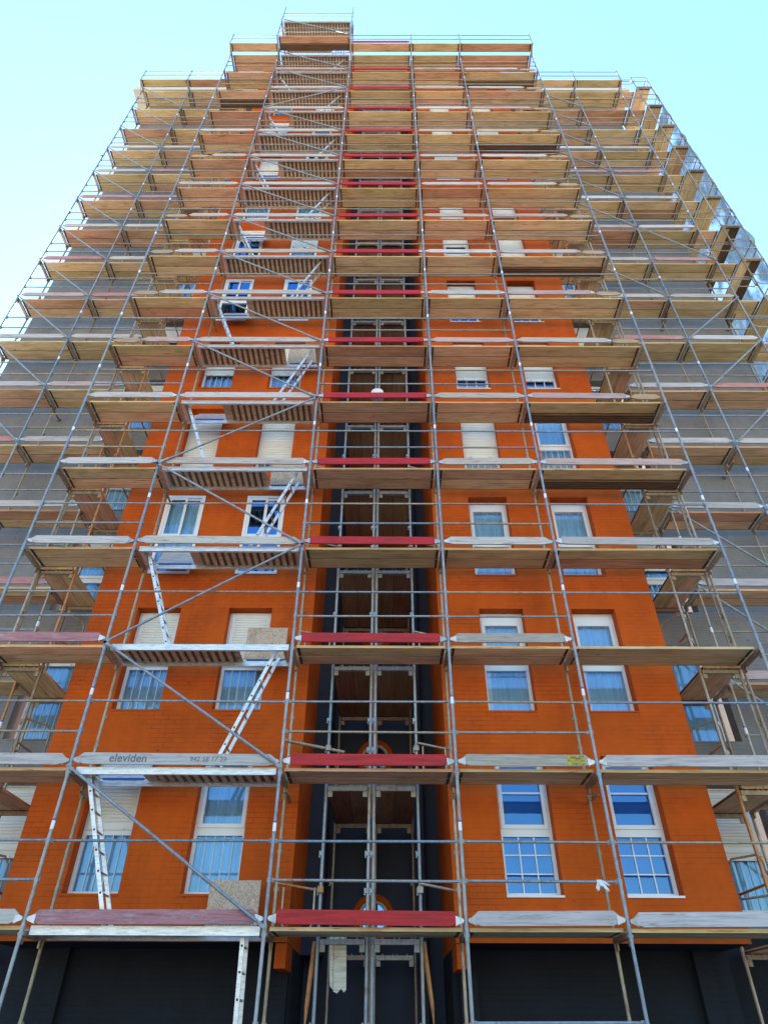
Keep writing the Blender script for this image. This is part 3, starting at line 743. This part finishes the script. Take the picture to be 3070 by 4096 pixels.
# side decks between front scaffold and wings, planks running towards the building
SIDE = ((-.02, .66, 'left side passage'), (12.14, 12.82, 'right side passage'))
for n in range(1, NT_):
    for a, b, nm in SIDE:
        c = (a+b)/2
        deck(c, 1.43, L(n)-.05, 1.46, [(-.165, .32), (.165, .32)], pi/2, f'plank deck running back to the wall on the {ORD[n]} level up, {nm}')
        xi = .70 if a < 5 else 12.10; d = .68
        for yy, k in ((.76, 'front'), (2.12, 'rear')):
            if n > 12: continue
            frame(xi, yy, n, pi/2 if a > 5 and False else (pi/2 if a < 5 else -pi/2), d, 2.0, f'rusty tube frame under the {ORD[n]} deck level, {nm}, {k}', 'lift frames of the side passages', ztop=L(n)-.06, rusty=True)
        if n < 12:
            m = MB(); x = xi; s = 1 if a < 5 else -1
            pts = [(x, .76, 1.0), (x+s*.25, 1.1, 1.0), (x+s*.3, 1.15, .9), (x+s*.3, 1.15, .55), (x+s*.25, 1.12, .48), (x, .78, .48)]
            m.path([(px_, py_, pz+L(n)) for px_, py_, pz in pts], .016, 8)
            o = link('guard_loop', m.mesh('guard_loop', M['steel']), color=jit(RUST[2])); tag(o, f'dark bent guard loop beside the wall above the {ORD[n]} deck level, {nm}', 'guard loop', 'bent guard loops of the scaffold')
            m = MB(); m.tube((x, .8, L(n)+.62), (x, 2.1, L(n)+.62), .0185, 8)
            o = link('cross_tube', m.mesh('cross_tube', M['steel']), color=jit(random.choice(RUST))); tag(o, f'rusty cross tube above the {ORD[n]} deck level, {nm}', 'scaffold tube', 'cross tubes of the side passages')

# ---- scaffold inside the recess
for n in range(1, NT_):
    for a, b, nm in ((5.745, 6.415, 'left half of the recess'), (6.49, 7.16, 'right half of the recess')):
        w_ = b-a
        frame(b, .80, n, pi/2, w_, 2.0, f'grey frame facing the street under the {ORD[n]} level, {nm}', 'recess frames', ztop=L(n)-.01, bright=True)
        if n < 8: frame(b, 3.12, n, pi/2, w_, 2.0, f'rusty rear frame under the {ORD[n]} level, {nm}', 'recess frames', ztop=L(n)-.01, rusty=True)
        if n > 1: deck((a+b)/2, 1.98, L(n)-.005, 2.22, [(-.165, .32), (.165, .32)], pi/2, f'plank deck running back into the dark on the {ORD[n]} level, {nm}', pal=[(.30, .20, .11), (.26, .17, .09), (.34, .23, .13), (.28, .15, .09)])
    if n < 11:
        for s, x0, x1, nm in ((0, XS[2], 5.745, 'left'), (1, 7.16, XS[3], 'right')):
            m = MB(); m.tube((x0, .71, L(n)+.60), (x1, .80, L(n)+.52), .019, 8); m.box((x0 if s else x1)-.04, (x0 if s else x1)+.04, .74, .83, L(n)+.49, L(n)+.57)
            o = link('cross_tube', m.mesh('cross_tube', M['steel']), color=jit(random.choice(RUST))); tag(o, f'rusty cross tube above the {ORD[n]} deck level, {nm} side of the recess', 'scaffold tube', 'cross tubes beside the recess')
            if (n in (1, 3, 5) and not s) or (n in (2, 3, 4, 6) and s):
                m = MB(); xa, xb = x0+.1, x1-.08; zz = L(n)
                m.path([(xa, .74, zz+.55), (xa, .74, zz+.12), (xa+.05, .74, zz+.05), (xb-.05, .74, zz+.05), (xb, .74, zz+.12), (xb, .76, zz+.55)], .015, 8)
                o = link('guard_loop', m.mesh('guard_loop', M['steel']), color=jit(RUST[1])); tag(o, f'bent guard loop hanging above the {ORD[n]} deck level, {nm} side of the recess', 'guard loop', 'bent guard loops of the scaffold')
# ---- corner return at the right end, with its netting
V3, V4, YC = 17.74, 18.40, 1.29
for n in range(4, NT_+1):
    z = L(n)
    frame(V4, YC, n, pi/2, V4-V3, 2.0, f'grey corner frame facing the street under the {ORD[n]} level, corner return', 'corner return frames')
    frame(V4, 3.85, n, pi/2, V4-V3, 2.0, f'grey middle frame under the {ORD[n]} level, corner return', 'corner return frames')
    frame(V4, 6.4, n, pi/2, V4-V3, 2.0, f'grey rear frame under the {ORD[n]} level, corner return', 'corner return frames')
    deck((V3+V4)/2, 2.57, z, 2.46, [(-.155, .30), (.155, .30)], pi/2, f'plank deck running back along the corner return on the {ORD[n]} level', old=[0] if n in (10, 11) else None)
    deck((V3+V4)/2, 5.12, z, 2.46, [(-.155, .30), (.155, .30)], pi/2, f'rear plank deck of the corner return on the {ORD[n]} level')
    deck((VX[2]+V3)/2, 1.79, z, V3-VX[2]-.06, [(-.155, .292), (.155, .292)], 0, f'short plank deck filling the corner gap on the {ORD[n]} level')
    rail(VX[2], V3-.05, 1.41, z+1.0, f'short guard rail across the corner gap above the {ORD[n]} level')
    for x0, x1, y_, nm in ((VX[2], V3, 1.36, 'corner gap'), (V3, V4, YC-.03, 'corner return end')):
        if not seen([(x0, y_, z+.5), (x1, y_, z+1)]): continue
        m = MB(); k = .07
        m.path([(x0, y_, z+1.03), (x1-k, y_, z+1.03), (x1, y_, z+.96), (x1, y_, z+.6), (x1-k, y_, z+.53), (x0+.1, y_, z+.53), (x0, y_, z+.62)], .0165, 8)
        o = link('guard_loop', m.mesh('guard_loop', M['steel']), color=jit(random.choice(RUST[:4]))); tag(o, f'bent guard loop above the {ORD[n]} deck level, {nm}', 'guard loop', 'bent guard loops of the scaffold')
    for q, nm in ((.52, 'lower'), (1.0, 'upper')):
        rail(V4+.02, V4+.021, YC, z+q, f'{nm} outer guard rail running back above the {ORD[n]} level, corner return', y1=3.85)
for x, y_, nm in ((V3, YC, 'inner'), (V4, YC, 'outer'), (VX[2], 1.05, 'wing')): post(x, y_, zt+.03, zt+1.06, f'grey guard post on the corner return top, {nm}')
nm_ = MB(); nu, nz = 40, 150
for i in range(nu+1):
    for j in range(nz+1):
        y_ = 1.40+6.5*i/nu; z_ = 9.0+24.0*j/nz
        dx = .06*sin(y_*3.1+z_*.8)+.05*sin(z_*2.3+y_)+.035*sin(y_*9+z_*1.7)+.02*sin(y_*17-z_*5)
        nm_.v.append((V4+.10+dx+.25*(1-abs(sin(z_*pi/2)))*.3, y_+.05*sin(z_*1.9), z_+.03*sin(y_*5)))
for i in range(nu):
    for j in range(nz): a = i*(nz+1)+j; nm_.face((a, a+nz+1, a+nz+2, a+1), True)
o = link('debris_net', nm_.mesh('debris_net', M['net'])); tag(o, 'crumpled pale blue debris netting hung along the right corner return', 'netting')

flush_rails()

# ---- wall ties
TIES = [(0, .7, 2, 'left end line'), (1, .7, 2, 'line left of the ladder bay'), (2, .7, 2, 'line left of the recess'), (3, .7, 2, 'line right of the recess'), (4, .7, 2, 'second line from right'),
        (1, .7, 5, 'line left of the ladder bay'), (4, .7, 5, 'second line from right'), (1, .7, 8, 'line left of the ladder bay'), (4, .7, 8, 'second line from right'), (1, .7, 11, 'line left of the ladder bay')]
for i, y_, n, nm in TIES:
    x = XS[i]+.055; z = L(n)-.24
    if x < BX0 or x > BX1 or (SX0-.1 < x < SX1+.1): y2 = .95
    else: y2 = YW-.002
    m = MB(); m.path([(x, y_-.22, z), (x, y2, z)], .024, 10); m.box(x-.085, x-.02, y_-.03, y_+.03, z-.035, z+.035)
    m.cur = 1; m.path([(x, y_-.223, z), (x, y_-.2205, z)], .0185, 10)
    o = link('wall_tie', m.mesh('wall_tie', M['steel'], M['dark']), color=jit(RUST[2])); tag(o, f'rusty wall tie tube under the {ORD[n]} deck level, {nm}', 'wall tie', 'wall tie tubes')
for x, yy, n, nm in ((WX[0], 2.1, 7, 'outermost line of the left wing'), (WX[1], 2.1, 7, 'middle line of the left wing'), (VX[1], 2.1, 9, 'middle line of the right wing'), (VX[2], 2.1, 9, 'outer line of the right wing'), (WX[1], 2.1, 11, 'middle line of the left wing'), (VX[1], 2.1, 6, 'middle line of the right wing'), (WX[2], 2.1, 5, 'inner line of the left wing')):
    m = MB(); x += .055; z = L(n)-.22; m.path([(x, yy-.3, z), (x, YG-.05, z)], .024, 10); m.box(x-.03, x+.03, YG-.06, YG-.002, z-.04, z+.04); m.box(x-.085, x-.02, yy-.03, yy+.03, z-.035, z+.035)
    o = link('wall_tie', m.mesh('wall_tie', M['steel']), color=jit(RUST[2])); tag(o, f'rusty wall tie tube under the {ORD[n]} deck level, {nm}', 'wall tie', 'wall tie tubes')

# ---- loose things
def blade(x, xt, y, z0, z1, label):
    m = MB(); m.path([(x, y, z1), (x+(xt-x)*.35, y, z1-(z1-z0)*.35), (x+(xt-x)*.8, y, z1-(z1-z0)*.72), (xt, y, z0)], [.028, .034, .03, .004], 8)
    o = link('hanging_tube', m.mesh('hanging_tube', M['steel']), color=RUST[4]); tag(o, label, 'scaffold tube', 'rusty tubes hanging in the recess')
blade(5.69, 5.62, .92, 1.62, 2.62, 'rusty pointed tube end hanging at the left of the dark recess')
blade(7.20, 7.30, .92, 1.68, 2.62, 'rusty pointed tube end hanging at the right of the dark recess')
m = MB(); m.prism([(0, 0), (.05, -.02), (.1, .03), (.14, -.01), (.17, .02), (.15, .62), (-.02, .62)], -.012, .012); m.prism([(-.05, .06), (-.005, .02), (-.03, .62), (-.08, .62)], -.02, .004)
o = link('broken_board', m.mesh('broken_board', M['board']), (5.98, .86, 2.06), color=(.62, .58, .50)); tag(o, 'pale broken wooden board hanging down in the recess by the left frame', 'board')
m = MB(); c = (5.3, .74, L(2)+.70)
m.tube((5.02, .66, L(2)+.62), (6.0, .84, L(2)+.49), .026, 10)
o = link('loose_tube', m.mesh('loose_tube', M['steel']), color=RUST[0]); tag(o, 'brown loose tube lying across the line left of the recess above the second deck', 'scaffold tube')
# white coil on the sixth level
m = MB()
m.path([(6.46+(.15-.012*abs(k-4*18)/40)*cos(k*2*pi/18), .12+.10*sin(k*2*pi/18), L(6)+.12+.028*k/18) for k in range(18*8)], .015, 6)
o = link('rope_coil', m.mesh('rope_coil', M['cloth'])); tag(o, 'white coil of hose on the sixth deck level behind the red toe board', 'hose coil')
# rag on the guard rail
def rag(x, y, z, label):
    m = MB(); 
    for k, (dx, dz, w_) in enumerate(((-.05, -.10, .035), (.01, -.06, .03), (.07, -.11, .04), (.10, -.05, .03))):
        b = len(m.v); m.v += [(x-.02+k*.012, y-.022, z+.01), (x+.02+k*.012, y-.024, z+.012), (x+dx+w_, y-.03-.01*k, z+dz), (x+dx-w_*.4, y-.045, z+dz*.8+.0), (x+dx+w_*.3, y-.02, z+dz*1.15)]
        m.face((b, b+1, b+2, b+3)); m.face((b+3, b+2, b+4))
    m.path([(x-.03, y, z), (x+.04, y, z)], [.024, .026], 8)
    o = link('rag', m.mesh('rag', M['cloth'])); tag(o, label, 'rag')
rag(9.50, .028, L(1)+.52, 'white knotted rag tied to the lower guard rail near the right windows')
# dark bundle on the left wing
m = MB(); R = []
for k in range(7):
    a = k/6*pi/2; R.append([(-3.75+.32*cos(a)*cos(t*pi/7)*(1+.1*sin(t*2.1)), 1.75+.2*cos(a)*sin(t*pi/7), L(7)+.005+.30*sin(a)) for t in range(14)])
m.rings(R, True); o = link('tarp_bundle', m.mesh('tarp_bundle', M['tarp'])); tag(o, 'dark blue bundle lying on the seventh deck level of the left wing', 'bundle')

rag(-4.2, 1.37, 27.95, 'small dark rag tied to the outermost left tube against the sky'); bpy.data.objects['rag.001'].data.materials.clear(); bpy.data.objects['rag.001'].data.materials.append(M['tarp'])
